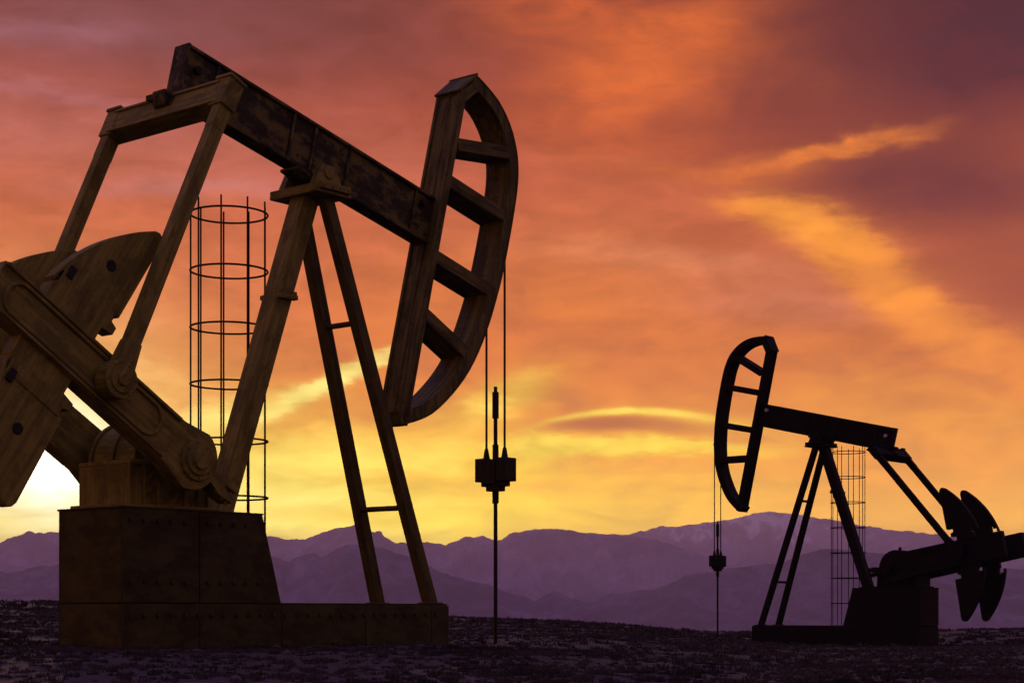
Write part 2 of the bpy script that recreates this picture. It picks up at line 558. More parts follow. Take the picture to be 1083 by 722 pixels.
def catmull(pts, sub=4):
    out = []
    n = len(pts)
    for i in range(n - 1):
        p = [Vector(pts[max(0, min(n - 1, i + k))]) for k in (-1, 0, 1, 2)]
        for j in range(sub):
            t = j / sub
            out.append(0.5 * ((2 * p[1]) + (p[2] - p[0]) * t + (2 * p[0] - 5 * p[1] + 4 * p[2] - p[3]) * t * t + (3 * p[1] - p[0] - 3 * p[2] + p[3]) * t ** 3))
    out.append(Vector(pts[-1]))
    return out


def make_pump(loc, rz, side, tilt, crank_deg, M, label, pin_r=CRANK_R, lift=0.0, lat=1.0, wshift=0.0, hw=0.295, c_end=3.62):
    root = empty('pump_jack', loc, rz)
    tag(root, label, 'pump jack', 'oil pump jacks standing on the desert')

    def P(*a, **k):
        return MB(side)

    ct, st = math.cos(tilt), math.sin(tilt)
    cr, sr = math.cos(HEAD_REF), math.sin(HEAD_REF)

    def frame(u, z):                    # reference position -> beam frame (e along the beam, n square to it)
        du, dz = u - SAD_U, z - SAD_Z
        return du * cr - dz * sr, du * sr + dz * cr

    def pose(e, n):                     # beam frame -> machine coordinates at this tilt
        return SAD_U + e * ct + n * st, SAD_Z - e * st + n * ct

    def ref(u, z):
        return pose(*frame(u, z))

    # --- skid: long low box, plated
    b = P()
    b.box(0.03, 6.24, -0.675, 0.675, -0.25, 0.618)
    for (a0, a1) in ((0.0, 1.262), (1.278, 2.745), (2.765, 4.42), (4.44, 5.86), (5.88, 6.27)):
        for s in (-1, 1):
            b.box(a0, a1, s * 0.667, s * 0.69, -0.26, 0.60)
    b.box(0.0, 0.03, -0.66, 0.66, -0.26, 0.60, (0, 1, 0))
    b.box(6.24, 6.27, -0.66, 0.66, -0.26, 0.60, (0, 1, 0))
    b.box(2.7, 6.25, -0.685, 0.685, 0.618, 0.632)
    for s in (-1, 1):
        for u in [0.12 + 0.225 * k for k in range(27)]:
            if u < 6.2:
                b.cyl((u, s * 0.685, 0.46), (u, s * 0.718, 0.46), 0.036, 6)
    sk = b.build('skid', M['base'], root, bevel=0.006)

    # --- plinth under the gearbox: bolted plates with a sloping front
    b = P()
    z0, z1 = 0.62, 1.85
    fr = lambda z: 2.745 - (z - z0) / (z1 - z0) * 0.35
    b.prism([(0.03, z0), (fr(z0) - 0.03, z0), (fr(z1) - 0.03, z1 - 0.03), (0.03, z1 - 0.03)], -0.67, 0.67)
    for s in (-1, 1):
        va, vb = s * 0.665, s * 0.69
        b.prism([(0.0, z0 + 0.004), (1.262, z0 + 0.004), (1.262, z1), (0.0, z1)], va, vb)
        b.prism([(1.278, z0 + 0.004), (fr(z0), z0 + 0.004), (fr(z1), z1), (1.278, z1)], va, vb)
        for zr in (1.70, 0.90):
            for u in [0.12 + 0.225 * k for k in range(5)] + [1.42 + 0.225 * k for k in range(5)]:
                if u < fr(zr) - 0.12:
                    b.cyl((u, s * 0.685, zr), (u, s * 0.718, zr), 0.036, 6)
    b.box(0.0, 0.03, -0.66, 0.66, z0 + 0.004, z1, (0, 1, 0))
    b.prism([(fr(z0) - 0.032, z0), (fr(z0), z0), (fr(z1), z1), (fr(z1) - 0.032, z1)], -0.66, 0.66, (0, 0, 1))
    b.box(-0.02, fr(z1) + 0.01, -0.70, 0.70, z1, z1 + 0.025)
    b.build('plinth', M['base'], root, bevel=0.006)

    # --- gearbox: ribbed case with a drum on top, shaft through it
    ou, oz = CRANK_O
    b = P()
    b.prism([(0.20, 1.875), (1.62, 1.875), (1.56, 2.47), (0.28, 2.47)], -0.50, 0.50, (0, 0, 1))
    for u in (0.24, 0.47, 0.70, 1.16, 1.38, 1.55):
        b.box(u - 0.022, u + 0.022, -0.545, 0.545, 1.875, 2.44, (0, 0, 1))
    b.box(0.22, 1.60, -0.56, 0.56, 2.44, 2.50)
    b.box(0.10, 1.72, -0.58, 0.58, 1.875, 1.92)
    gb = b.build('gearbox', M['frame'], root)
    b = P()
    b.cyl((ou, -0.50, oz), (ou, 0.50, oz), 0.56, 40)
    for v in (-0.47, 0, 0.47):
        b.cyl((ou, v - 0.035, oz), (ou, v + 0.035, oz), 0.60, 40)
    b.cyl((ou + 0.1, 0, oz + 0.5), (ou + 0.1, 0, oz + 0.70), 0.055, 14)
    b.build('gear_drum', M['frame'], gb)
    b = P()
    b.cyl((ou, -1.10, oz), (ou, 1.10, oz), 0.13, 20)
    b.build('crankshaft', M['rod'], gb)

    # --- cranks with their counterweights
    ca = R(180 - crank_deg)
    cd = Vector((math.cos(ca), math.sin(ca)))          # along the crank (u, z)
    cn = Vector((-cd.y, cd.x))
    if cn.y < 0:
        cn = -cn

    def K(c, n):
        p = Vector(CRANK_O) + cd * c + cn * n
        return (p.x, p.y)

    grain_c = (cd.x, 0, cd.y)
    pin = K(pin_r, 0)
    for s in (-1, 1):
        v_in, v_out = s * 0.76, s * 1.03
        b = MB(side * lat)
        out = [(c_end, -hw), (c_end, hw), (0.42, hw + 0.035)]
        for k in range(1, 7):
            t = R(90 + 13 * k)
            out.append((0.10 + 0.46 * math.cos(t) * 1.0, 0.44 * math.sin(t)))
        out += [(-0.55, 0.15), (-0.80, 0.13), (-0.80, 0.03), (-0.60, 0.025), (-0.60, -0.025), (-0.80, -0.03), (-0.80, -0.13), (-0.55, -0.15)]
        for k in range(6, 0, -1):
            t = R(-(90 + 13 * k))
            out.append((0.10 + 0.46 * math.cos(t), 0.44 * math.sin(t)))
        out += [(0.42, -hw - 0.035)]
        b.prism([K(c, n) for c, n in out], v_in, v_out, grain_c)
        # raised rim round a long rounded recess
        rim_o, rim_i = [], []
        for (cx_, a0) in ((3.22, -90), (0.95, 90)):
            for k in range(11):
                t = R(a0 + 18 * k)
                rim_o.append(K(cx_ + 0.24 * math.cos(t), 0.24 * math.sin(t)))
                rim_i.append(K(cx_ + 0.19 * math.cos(t), 0.19 * math.sin(t)))
        b.band(rim_o, rim_i, v_out - s * 0.01, v_out + s * 0.035, grain_c, closed=True)
        for sg in (-1, 1):                             # edge rails along the bar
            b.prism([K(0.5, sg * (hw + 0.017)), K(c_end - 0.02, sg * (hw - 0.005)), K(c_end - 0.02, sg * (hw - 0.045)), K(0.5, sg * (hw - 0.033))][::sg], v_out - s * 0.01, v_out + s * 0.045, grain_c)
        for rr, dv in ((0.27, 0.05), (0.20, 0.085), (0.12, 0.13)):
            b.cyl((ou, v_out - s * 0.01, oz), (ou, v_out + s * dv, oz), rr, 28)
        for k in range(8):
            t = R(45 * k + 10)
            q = K(0.235 * math.cos(t), 0.235 * math.sin(t))
            b.cyl((q[0], v_out, q[1]), (q[0], v_out + s * 0.065, q[1]), 0.022, 6)
        q = K(-0.70, 0)
        for c in (-0.66, -0.75):
            p, p2 = K(c, 0.17), K(c, -0.17)
            b.cyl((p[0], (v_in + v_out) / 2 + s * 0.07, p[1]), (p2[0], (v_in + v_out) / 2 + s * 0.07, p2[1]), 0.028, 8)
        cx = b.build('crank', M['frame'], root)
        # two fan shaped weights, one each side of the bar
        for sg in (1, -1):
            b = MB(side * lat)
            out = [(1.95, 0.80), (1.93, 2.04)]
            c0, rad = 0.22, 2.84
            a_0, a_1 = math.asin(2.09 / rad), math.asin(0.62 / rad)
            out += [(1.96, 2.12), (2.03, 2.155), (2.10, 2.13)]
            for k in range(15):
                t = a_0 + (a_1 - a_0) * k / 14
                out.append((c0 + rad * math.cos(t), rad * math.sin(t)))
            out += [(2.94, 0.60), (2.94, 0.70), (2.90, 0.78)]
            b.prism([K(c + wshift, sg * n) for c, n in out][::sg], s * 0.78, s * 0.985, (cn.x, 0, cn.y))
            # inner block that clamps to the bar
            bi = 0.15 if wshift else 0.0
            blk = [(2.10 + bi, 0.27), (2.10 + bi, 0.52), (1.92 + bi, 0.55), (1.92 + bi, 0.66), (2.02 + bi, 0.69), (2.02 + bi, 0.82), (2.90 - bi, 0.80), (2.90 - bi, 0.60), (2.97 - bi, 0.54), (2.97 - bi, 0.27)]
            b.prism([K(c + wshift, sg * n) for c, n in blk][::sg], s * 0.77, s * 1.0, (cn.x, 0, cn.y))
            q = K(2.40 + wshift, sg * 1.28)
            w = b.build('counterweight', M['frame'], cx)
            b = MB(side * lat)
            b.cyl((q[0], s * 0.97, q[1]), (q[0], s * 1.0, q[1]), 0.075, 18)
            b.build('weight_bolt', M['rod'], cx)
            b = MB(side * lat)
            q = K(2.82 + wshift, sg * 0.80)
            b.bar((q[0], s * 0.95, q[1]), (q[0], s * 1.02, q[1]), 0.10, 0.17, (cd.x, 0, cd.y))
            b.build('clamp_key', M['rod'], cx)

    # --- beam and what rides on it
    be, bn = frame(*BEARING_REF)
    bn += lift
    eq = pose(be, bn)
    beam_top, beam_bot = 0.80, 0.02
    b = P()
    e0, e1 = frame(1.55, 8.33)[0], frame(6.57, 7.0)[0] - 0.03
    n1, n0 = frame(1.55, 8.33)[1], frame(1.55, 7.52)[1]
    bm_ = lambda e, n: pose(e, n)
    gr = (ct, 0, -st)
    fl = 0.055
    b.prism([pose(e0, n0), pose(e1, n0), pose(e1, n0 + fl), pose(e0, n0 + fl)], -0.15, 0.15, gr)
    b.prism([pose(e0, n1 - fl), pose(e1, n1 - fl), pose(e1, n1), pose(e0, n1)], -0.15, 0.15, gr)
    b.prism([pose(e0 + 0.02, n0 + fl - 0.002), pose(e1, n0 + fl - 0.002), pose(e1, n1 - fl + 0.002), pose(e0 + 0.02, n1 - fl + 0.002)], -0.105, 0.105, gr)
    b.prism([pose(e0 - 0.02, n0 - 0.005), pose(e0 + 0.03, n0 - 0.005), pose(e0 + 0.03, n1 + 0.005), pose(e0 - 0.02, n1 + 0.005)], -0.155, 0.155, (st, 0, ct))
    for e in (e0 + 0.55, -0.62, -0.18, 0.55, e1 - 0.45):
        for s in (-1, 1):
            b.prism([pose(e, n0 + fl), pose(e + 0.05, n0 + fl), pose(e + 0.05, n1 - fl), pose(e, n1 - fl)], s * 0.10, s * 0.143, (st, 0, ct))
    for k in range(6):                                  # bolted splice plate over the bearing
        for j in (0.18, 0.62):
            q = pose(-0.4 + 0.16 * k, n0 + j)
            for s in (-1, 1):
                b.cyl((q[0], s * 0.10, q[1]), (q[0], s * 0.125, q[1]), 0.025, 6)
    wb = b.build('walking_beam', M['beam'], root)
    for e in (e0 + 0.22, e1 - 0.25):
        q = pose(e, n1 - 0.30 if e < 0 else n1 - 0.2)
        b = P()
        b.cyl((q[0], -0.19, q[1]), (q[0], 0.19, q[1]), 0.06, 10)
        b.build('beam_pin', M['pin'], wb, bevel=0.005)

    # --- saddle bearing: plate on the posts, two brackets, centre block under the beam
    b = P()
    pz = SAD_Z - 0.17
    b.box(3.66, 4.26, -0.56, 0.56, pz - 0.10, pz, (0, 1, 0))
    b.box(3.60, 4.32, -0.50, 0.50, pz - 0.15, pz - 0.10, (0, 1, 0))
    for s in (-1, 1):
        b.prism([(3.68, pz), (4.24, pz), (4.09, pz + 0.30), (3.83, pz + 0.30)], s * 0.27, s * 0.40)
        for k in range(4):
            b.cyl((3.72 + 0.16 * k, s * 0.53, pz - 0.05), (3.72 + 0.16 * k, s * 0.575, pz - 0.05), 0.025, 8)
    b.cyl((SAD_U, -0.43, SAD_Z + 0.02), (SAD_U, 0.43, SAD_Z + 0.02), 0.095, 18)
    sd = b.build('saddle_bearing', M['frame'], root)
    b = P()
    b.prism([pose(-0.42, n0 - 0.002), pose(0.42, n0 - 0.002), pose(0.42, n0 - 0.05), pose(0.24, n0 - 0.07), pose(0.16, -0.10), pose(-0.16, -0.10), pose(-0.24, n0 - 0.07), pose(-0.42, n0 - 0.05)], -0.2, 0.2, gr)
    b.build('bearing_block', M['beam'], root)

    # --- equalizer hanging from the tail of the beam, and the two pitman arms
    pd = (Vector(eq) - Vector(pin)).normalized()       # pitman direction in (u, z)
    b = MB(side * lat)
    b.bar((eq[0], -1.13, eq[1]), (eq[0], 1.13, eq[1]), 0.36, 0.24, (pd.x, 0, pd.y))
    for j in (-1, 1):                                  # flanges of the bar
        q = Vector(eq) + pd * (0.165 * j)
        b.bar((q.x, -1.12, q.y), (q.x, 1.12, q.y), 0.045, 0.30, (pd.x, 0, pd.y))
    for s in (-1, 1):
        q = Vector(eq)
        b.bar((q.x, s * 1.04, q.y), (q.x, s * 1.32, q.y), 0.42, 0.26, (pd.x, 0, pd.y))
        q2 = q + pd * 0.225
        b.bar((q2.x, s * 1.02, q2.y), (q2.x, s * 1.34, q2.y), 0.05, 0.31, (pd.x, 0, pd.y))
    eqo = b.build('equalizer', M['frame'], root)
    b = MB(side * lat)
    q = pose(be, bn + 0.07)
    b.cyl((q[0], -0.19, q[1]), (q[0], 0.19, q[1]), 0.13, 22)
    t0 = [pose(be - 0.24, n0 - 0.003), pose(be + 0.28, n0 - 0.003), pose(be + 0.22, n0 - 0.20), pose(be - 0.18, n0 - 0.20)]
    b.prism(t0, -0.14, 0.14, gr)
    b.box(eq[0] - 0.17, eq[0] + 0.17, -0.30, 0.06, eq[1] + 0.17, eq[1] + 0.25, (0, 1, 0))
    b.build('equalizer_bearing', M['beam'], eqo)
    for s in (-1, 1):
        b = MB(side * lat)
        lo, hi = Vector(pin), Vector(eq) - pd * 0.20
        w0 = (lo.x, s * 1.20, lo.y)
        b.bar((lo.x + pd.x * 0.2, s * 1.20, lo.y + pd.y * 0.2), (hi.x, s * 1.20, hi.y), 0.165, 0.20, (0, 1, 0))
        b.bar((hi.x - pd.x * 0.35, s * 1.20, hi.y - pd.y * 0.35), (hi.x, s * 1.20, hi.y), 0.172, 0.21, (0, 1, 0))
        b.bar((lo.x + pd.x * 0.12, s * 1.20, lo.y + pd.y * 0.12), (lo.x + pd.x * 0.55, s * 1.20, lo.y + pd.y * 0.55), 0.20, 0.30, (0, 1, 0), h1=0.21)
        pm = b.build('pitman_arm', M['frame'], root)
        b = MB(side * lat)
        b.cyl((lo.x, s * 1.08, lo.y), (lo.x, s * 1.31, lo.y), 0.245, 30)
        b.cyl((lo.x, s * 1.30, lo.y), (lo.x, s * 1.335, lo.y), 0.175, 26)
        b.cyl((lo.x, s * 1.33, lo.y), (lo.x, s * 1.37, lo.y), 0.085, 18)
        b.cyl((lo.x, s * 0.72, lo.y), (lo.x, s * 1.09, lo.y), 0.10, 18)
        for k in range(6):
            t = R(60 * k)
            b.cyl((lo.x + 0.21 * math.cos(t), s * 1.30, lo.y + 0.21 * math.sin(t)), (lo.x + 0.21 * math.cos(t), s * 1.325, lo.y + 0.21 * math.sin(t)), 0.02, 6)
        b.build('crank_pin_bearing', M['frame'], pm)

    # --- posts
    b = P()
    b.bar((2.17, 0, 1.875), (3.86, 0, pz - 0.13), 0.30, 0.30, (0, 1, 0))
    b.box(1.97, 2.38, -0.24, 0.24, 1.873, 1.91)
    for v, z in ((0.17, 5.05), (-0.17, 5.05)):
        u = 2.17 + (z - 1.875) / (pz - 0.13 - 1.875) * 1.69
        b.box(u - 0.14, u + 0.22, v - 0.05, v + 0.05, z, z + 0.07)
        b.box(u + 0.14, u + 0.20, v - 0.05, v + 0.05, z + 0.06, z + 0.12)
    b.build('rear_post', M['frame'], root)
    tops, bots = {}, {}
    for s in (-1, 1):
        b = P()
        tops[s], bots[s] = Vector((4.0, s * 0.27, pz - 0.13)), Vector((5.97, s * 0.57, 0.63))
        b.bar(tops[s], bots[s], 0.17, 0.18, (0, 1, 0))
        b.box(5.79, 6.15, s * 0.57 - 0.11, s * 0.57 + 0.11, 0.632, 0.655)
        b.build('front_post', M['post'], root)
    for f in (0.30, 0.755):
        b = P()
        a, c = tops[-1].lerp(bots[-1], f), tops[1].lerp(bots[1], f)
        b.cyl(a, c, 0.042, 12)
        b.build('post_rung', M['post'], root)

    # --- horsehead
    b = P()
    hv = 0.265
    outer = [Vector(pose(*frame(p.x, p.y))) for p in catmull(ARC_OUT, 3)]
    inner = []
    for i, p in enumerate(outer):
        t = (outer[min(i + 1, len(outer) - 1)] - outer[max(i - 1, 0)]).normalized()
        nrm = Vector((t.y, -t.x))
        cen = Vector(ref(7.0, 6.4))
        if (cen - p).dot(nrm) < 0:
            nrm = -nrm
        inner.append(p + nrm * 0.20)
    b.band(outer, inner, -hv, hv)
    # thin front plate with overhanging lips
    out2 = [p + (p - q).normalized() * 0.02 for p, q in zip(outer, inner)]
    b.band(out2, outer, -hv - 0.012, hv + 0.012)
    hh = b.build('horsehead', M['head'], root)
    b = P()
    p0, p1 = Vector(ref(5.66, 3.43)), Vector(ref(7.07, 8.97))
    d = (p1 - p0).normalized()
    nx = Vector((d.y, -d.x))
    b.prism([tuple(p0), tuple(p0 + nx * 0.13), tuple(p1 + nx * 0.13), tuple(p1)], -hv, hv, (d.x, 0, d.y))
    for v in (-hv + 0.03, hv - 0.03):                    # rails down the back of the post
        b.prism([tuple(p0 + d * 0.06 - nx * 0.03), tuple(p0 + d * 0.06 + nx * 0.005), tuple(p1 + nx * 0.005), tuple(p1 - nx * 0.03)], v - 0.03, v + 0.03, (d.x, 0, d.y))
    b.prism([tuple(p0 - nx * 0.015), tuple(p0 + nx * 0.005), tuple(p1 + nx * 0.005), tuple(p1 - nx * 0.015)], -0.05, 0.05, (d.x, 0, d.y))
    b.build('head_post', M['head'], hh)
    b = P()
    a, c = Vector(ref(6.99, 8.90)), Vector(ref(7.44, 9.27))
    dd = (c - a).normalized()
    b.bar((a.x, 0, a.y), (c.x, 0, c.y), 2 * hv + 0.03, 0.045, (0, 1, 0))
    q = Vector(ref(7.22, 9.00))
    a2 = Vector(ref(7.07, 8.80))
    c2 = Vector(ref(7.46, 9.10))
    b.bar((a2.x + dd.y * -0.0, 0, a2.y), (c2.x, 0, c2.y), 2 * hv - 0.01, 0.18, (0, 1, 0))
    b.build('head_cap', M['head'], hh)
    for (a, c) in (((6.98, 8.03), (8.26, 8.15)), ((6.72, 7.42), (8.2, 7.06)), ((6.42, 6.16), (7.90, 5.76)), ((6.18, 5.22), (7.36, 4.62))):
        b = P()
        a, c = Vector(ref(*a)), Vector(ref(*c))
        dd = (c - a).normalized()
        nn = Vector((-dd.y, dd.x))
        b.bar((a.x, 0, a.y), (c.x, 0, c.y), 0.46, 0.15, (0, 1, 0))
        for s in (-1, 1):
            b.bar((a.x, s * 0.235, a.y), (c.x, s * 0.235, c.y), 0.045, 0.21, (0, 1, 0))
        b.build('head_strut', M['head'], hh)

    # --- bridle, carrier bar, polished rod
    # where the hanging cables leave the face of the head
    o2 = [(p.x, p.y) for p in out2]
    best = max(o2, key=lambda p: p[0])
    um = min(8.20, best[0] + 0.012)
    zc = best[1]
    for i in range(len(o2) - 1, 0, -1):
        if o2[i][0] <= um <= o2[i - 1][0] or o2[i - 1][0] <= um <= o2[i][0]:
            f = (um - o2[i][0]) / (o2[i - 1][0] - o2[i][0] + 1e-9)
            zc = o2[i][1] + f * (o2[i - 1][1] - o2[i][1])
            break
    zbar = 2.88
    for s in (-1, 1):
        b = P()
        b.cyl((um, s * 0.2, zbar + 0.3), (um, s * 0.2, zc + 0.02), 0.019, 10)
        b.cyl((um, s * 0.2, zbar + 0.17), (um, s * 0.2, zbar + 0.36), 0.062, 10, r1=0.03)
        b.cyl((um - 0.03, s * 0.2 - 0.05, zc + 0.0), (um - 0.03, s * 0.2 + 0.05, zc + 0.0), 0.05, 10)
        b.build('bridle_cable', M['rod'], root, bevel=0)
    b = P()
    for s in (-1, 1):
        b.box(um - 0.15, um + 0.15, s * 0.10, s * 0.33, zbar - 0.20, zbar + 0.19, (0, 0, 1))
        b.box(um - 0.12, um + 0.12, s * 0.10, s * 0.22, zbar - 0.28, zbar - 0.20, (0, 0, 1))
    b.box(um - 0.17, um + 0.17, -0.12, 0.12, zbar - 0.24, zbar + 0.15, (0, 0, 1))
    b.box(um - 0.10, um + 0.10, -0.13, 0.13, zbar - 0.36, zbar - 0.24, (0, 0, 1))
    b.build('carrier_bar', M['rod'], root, bevel=0.008)
    b = P()
    b.cyl((um, 0, zbar - 0.56), (um, 0, zbar - 0.3), 0.055, 12)
    b.cyl((um, 0, -0.6), (um, 0, zbar - 0.5), 0.033, 12)
    b.cyl((um, 0, zbar), (um, 0, zbar + 1.05), 0.033, 12)
    b.cyl((um, 0, zbar + 0.15), (um, 0, zbar + 0.42), 0.052, 12)
    b.cyl((um, 0, zbar + 0.86), (um, 0, zbar + 1.30), 0.055, 12)
    b.cyl((um, 0, zbar + 1.30), (um, 0, zbar + 1.39), 0.03, 12)
    b.build('polished_rod', M['rod'], root, bevel=0)
    return root


def make_cage(loc, rz, M, label, gz):
    root = empty('ladder_cage', loc, rz)
    tag(root, label, 'ladder cage', 'hooped ladder cages behind the pump jacks')
    rad = 0.585
    for k in range(8):
        b = MB()
        b.torus((0, 0, 6.55 - 0.862 * k), rad, 0.016, 56, 6)
        b.build('hoop', M['rod'], root, bevel=0)
    for k in range(9):
        b = MB()
        t = R(40 * k + 17.5)
        b.cyl((rad * 0.985 * math.cos(t), rad * 0.985 * math.sin(t), -0.4), (rad * 0.985 * math.cos(t), rad * 0.985 * math.sin(t), 6.72), 0.0135, 8)
        b.build('upright', M['rod'], root, bevel=0)
    return root


def place(p0, yaw_deg, toward):
    """Origin (rear centre of the skid) and heading of a machine from its nearest rear corner; toward=+1 heads right, -1 left."""
    a = R(yaw_deg)
    A = Vector((toward * math.cos(a), math.sin(a), 0))
    V = Vector((toward * math.sin(a), -math.cos(a), 0))
    o = Vector(p0) - V * 0.69
    return o, math.atan2(A.y, A.x), A, V


# the brown machine, close by, heading right and away
o1, r1, A1, V1 = place((-5.018, 22.56, 0.0), 50, 1)
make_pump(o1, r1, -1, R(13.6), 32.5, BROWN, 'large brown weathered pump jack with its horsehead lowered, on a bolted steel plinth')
c1 = o1 + A1 * 3.59 + V1 * -1.4
make_cage(c1, r1, BROWN, 'tall hooped ladder cage behind the rear post of the large brown pump jack', 0)
# the black machine, farther off, heading left and away
o2, r2, A2, V2 = place((13.03, 56.0, -0.575), 40, -1)
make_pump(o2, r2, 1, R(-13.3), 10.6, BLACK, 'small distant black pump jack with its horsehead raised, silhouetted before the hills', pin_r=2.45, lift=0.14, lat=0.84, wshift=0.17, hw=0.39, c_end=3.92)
c2 = o2 + A2 * 3.72 + V2 * -1.4
make_cage(c2, r2, BLACK, 'thin distant ladder cage between the posts of the black pump jack', 0)

build_ground()
build_scrub()
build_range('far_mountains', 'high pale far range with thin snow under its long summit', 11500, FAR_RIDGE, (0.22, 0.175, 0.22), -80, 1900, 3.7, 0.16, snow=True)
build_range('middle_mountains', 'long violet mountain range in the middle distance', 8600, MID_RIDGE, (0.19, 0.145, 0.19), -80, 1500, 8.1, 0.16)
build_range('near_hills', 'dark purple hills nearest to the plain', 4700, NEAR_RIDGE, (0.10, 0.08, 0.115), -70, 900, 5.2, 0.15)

# ------------------------------------------------------------------ haze
HAZE = dict(density=1.2e-4, color=(0.84, 0.70, 1.0), glow=(0.20, 0.085, 0.155))


def build_haze():
    m = bpy.data.materials.new('evening_haze')
    m.use_nodes = True
    nt = m.node_tree
    nt.nodes.clear()
    out = nd(nt, 'ShaderNodeOutputMaterial')
    v = nd(nt, 'ShaderNodeVolumePrincipled')
    v.inputs['Color'].default_value = (*HAZE['color'], 1)
    v.inputs['Anisotropy'].default_value = 0.15
    v.inputs['Density'].default_value = HAZE['density']
    nt.links.new(v.outputs[0], out.inputs['Volume'])
    b = MB()
    b.box(-17200, 17200, -17200, 17200, -110, 720)
    o = b.build('haze', m, bevel=0, smooth=False)
    tag(o, 'thin violet evening haze lying over the whole plain', 'haze', kind='stuff')


build_haze()

# ------------------------------------------------------------------ sky
CLOUD_BANKS = [  # azimuth, elevation, half-width, half-height (degrees), tilt, sRGB colour, cover
    (-13.05, 18.49, 7.43, 1.86, 0, (128, 74, 84), 0.75, 0),
    (-14.60, 17.72, 4.03, 0.31, 4, (150, 92, 104), 0.80, 0),
    (-12.13, 19.11, 4.34, 0.31, -3, (126, 72, 86), 0.75, 0),
    (-14.91, 16.01, 3.72, 0.28, -5, (176, 100, 108), 0.80, 0),
    (-10.58, 13.38, 3.72, 0.28, 3, (200, 122, 120), 0.80, 0),
    (-7.48, 18.80, 6.19, 1.55, -8, (120, 58, 58), 0.60, 0),
    (-14.91, 14.77, 8.05, 1.24, 0, (182, 104, 100), 0.55, 0),
    (-6.55, 14.15, 4.65, 0.93, 3, (186, 98, 88), 0.45, 0),
    (-15.84, 12.61, 4.96, 0.74, 0, (196, 92, 68), 0.55, 0),
    (-12.13, 9.82, 6.19, 1.55, 0, (214, 112, 78), 0.50, 0),
    (14.82, 18.18, 7.12, 3.72, 0, (80, 38, 34), 0.97, 0),
    (8.94, 16.63, 3.41, 2.79, 0, (140, 66, 56), 0.55, 0),
    (13.64, 13.22, 4.65, 1.39, -8, (104, 48, 45), 0.88, 0),
    (16.43, 10.13, 3.41, 1.86, -20, (150, 70, 66), 0.75, 0),
    (8.38, 10.90, 1.86, 0.93, 0, (190, 95, 72), 0.60, 0),
    (9.31, 9.82, 3.72, 0.81, -4, (200, 116, 92), 0.75, 0),
    (4.97, 11.37, 4.34, 0.37, -6, (222, 132, 98), 0.70, 0),
    (1.81, 19.57, 2.32, 1.11, 15, (216, 100, 44), 0.80, 0),
    (4.91, 17.87, 2.63, 1.49, 25, (222, 106, 44), 0.80, 0),
    (3.52, 16.32, 2.48, 1.24, 10, (218, 104, 46), 0.60, 0),
    (10.48, 14.59, 2.48, 0.28, 10, (228, 124, 58), 0.85, 0),
    (8.07, 14.09, 1.86, 0.37, 0, (220, 114, 56), 0.60, 0),
    (4.97, 14.09, 2.01, 0.25, -10, (212, 110, 62), 0.45, 0),
    (8.22, 12.73, 1.61, 0.37, -12, (240, 140, 62), 0.85, 0),
    (10.39, 11.83, 2.32, 0.68, -26, (252, 156, 66), 0.95, 0),
    (12.40, 10.13, 2.32, 0.81, -40, (246, 146, 64), 0.90, 0),
    (14.57, 8.58, 2.79, 0.81, -32, (244, 145, 66), 0.90, 0),
    (16.74, 7.49, 2.79, 0.68, -18, (238, 138, 70), 0.80, 0),
    (14.20, 4.55, 7.43, 2.17, 0, (234, 150, 86), 0.75, 0),
    (12.03, 2.54, 6.81, 0.93, 0, (246, 172, 88), 0.70, 0),
    (3.36, 2.85, 3.72, 0.50, 0, (253, 196, 84), 0.50, 0),
    (0.57, 9.82, 5.27, 2.17, 0, (226, 128, 64), 0.45, 0),
    (-5.93, 3.93, 6.50, 1.55, 0, (255, 230, 104), 0.92, 0),
    (-14.91, 3.16, 10.53, 1.55, 0, (255, 236, 146), 0.85, 0),
    (-6.09, 7.28, 2.63, 0.28, 27, (255, 236, 136), 0.95, 0),
    (-9.03, 6.26, 2.48, 0.50, 14, (255, 226, 120), 0.85, 0),
    (-7.79, 4.86, 4.34, 0.93, 6, (255, 226, 112), 0.50, 0),
    (-0.51, 6.88, 1.70, 0.56, 24, (255, 212, 98), 0.80, 0),
    (3.36, 5.48, 4.34, 0.28, 0, (255, 220, 96), 0.90, 0.008),
    (0.57, 5.23, 1.55, 0.43, 10, (255, 220, 100), 0.70, 0),
    (4.04, 6.53, 3.10, 0.12, 0, (255, 216, 100), 1.00, 0.043),
    (6.61, 6.16, 1.86, 0.22, -8, (248, 196, 92), 0.60, 0),
    (3.30, 6.16, 2.17, 0.22, 0, (192, 112, 66), 1.00, 0.02),
    (5.53, 6.01, 1.24, 0.15, -6, (214, 140, 74), 0.60, 0),
    (1.81, 3.78, 5.57, 0.74, 0, (254, 190, 84), 0.50, 0),
    (-2.21, 3.16, 3.72, 0.43, 2, (255, 214, 96), 0.60, 0),
    (-3.14, 4.40, 2.79, 0.31, -2, (250, 182, 84), 0.60, 0),
    (0.57, 4.09, 2.48, 0.22, 3, (250, 176, 82), 0.50, 0),
    (-6.55, 3.16, 2.79, 0.25, 0, (250, 200, 90), 0.50, 0),
    (-15.07, 5.02, 4.65, 3.41, 0, (255, 226, 140), 0.80, 0),
    (-14.97, 4.80, 1.92, 1.73, 0, (255, 250, 228), 1.00, 0),
]


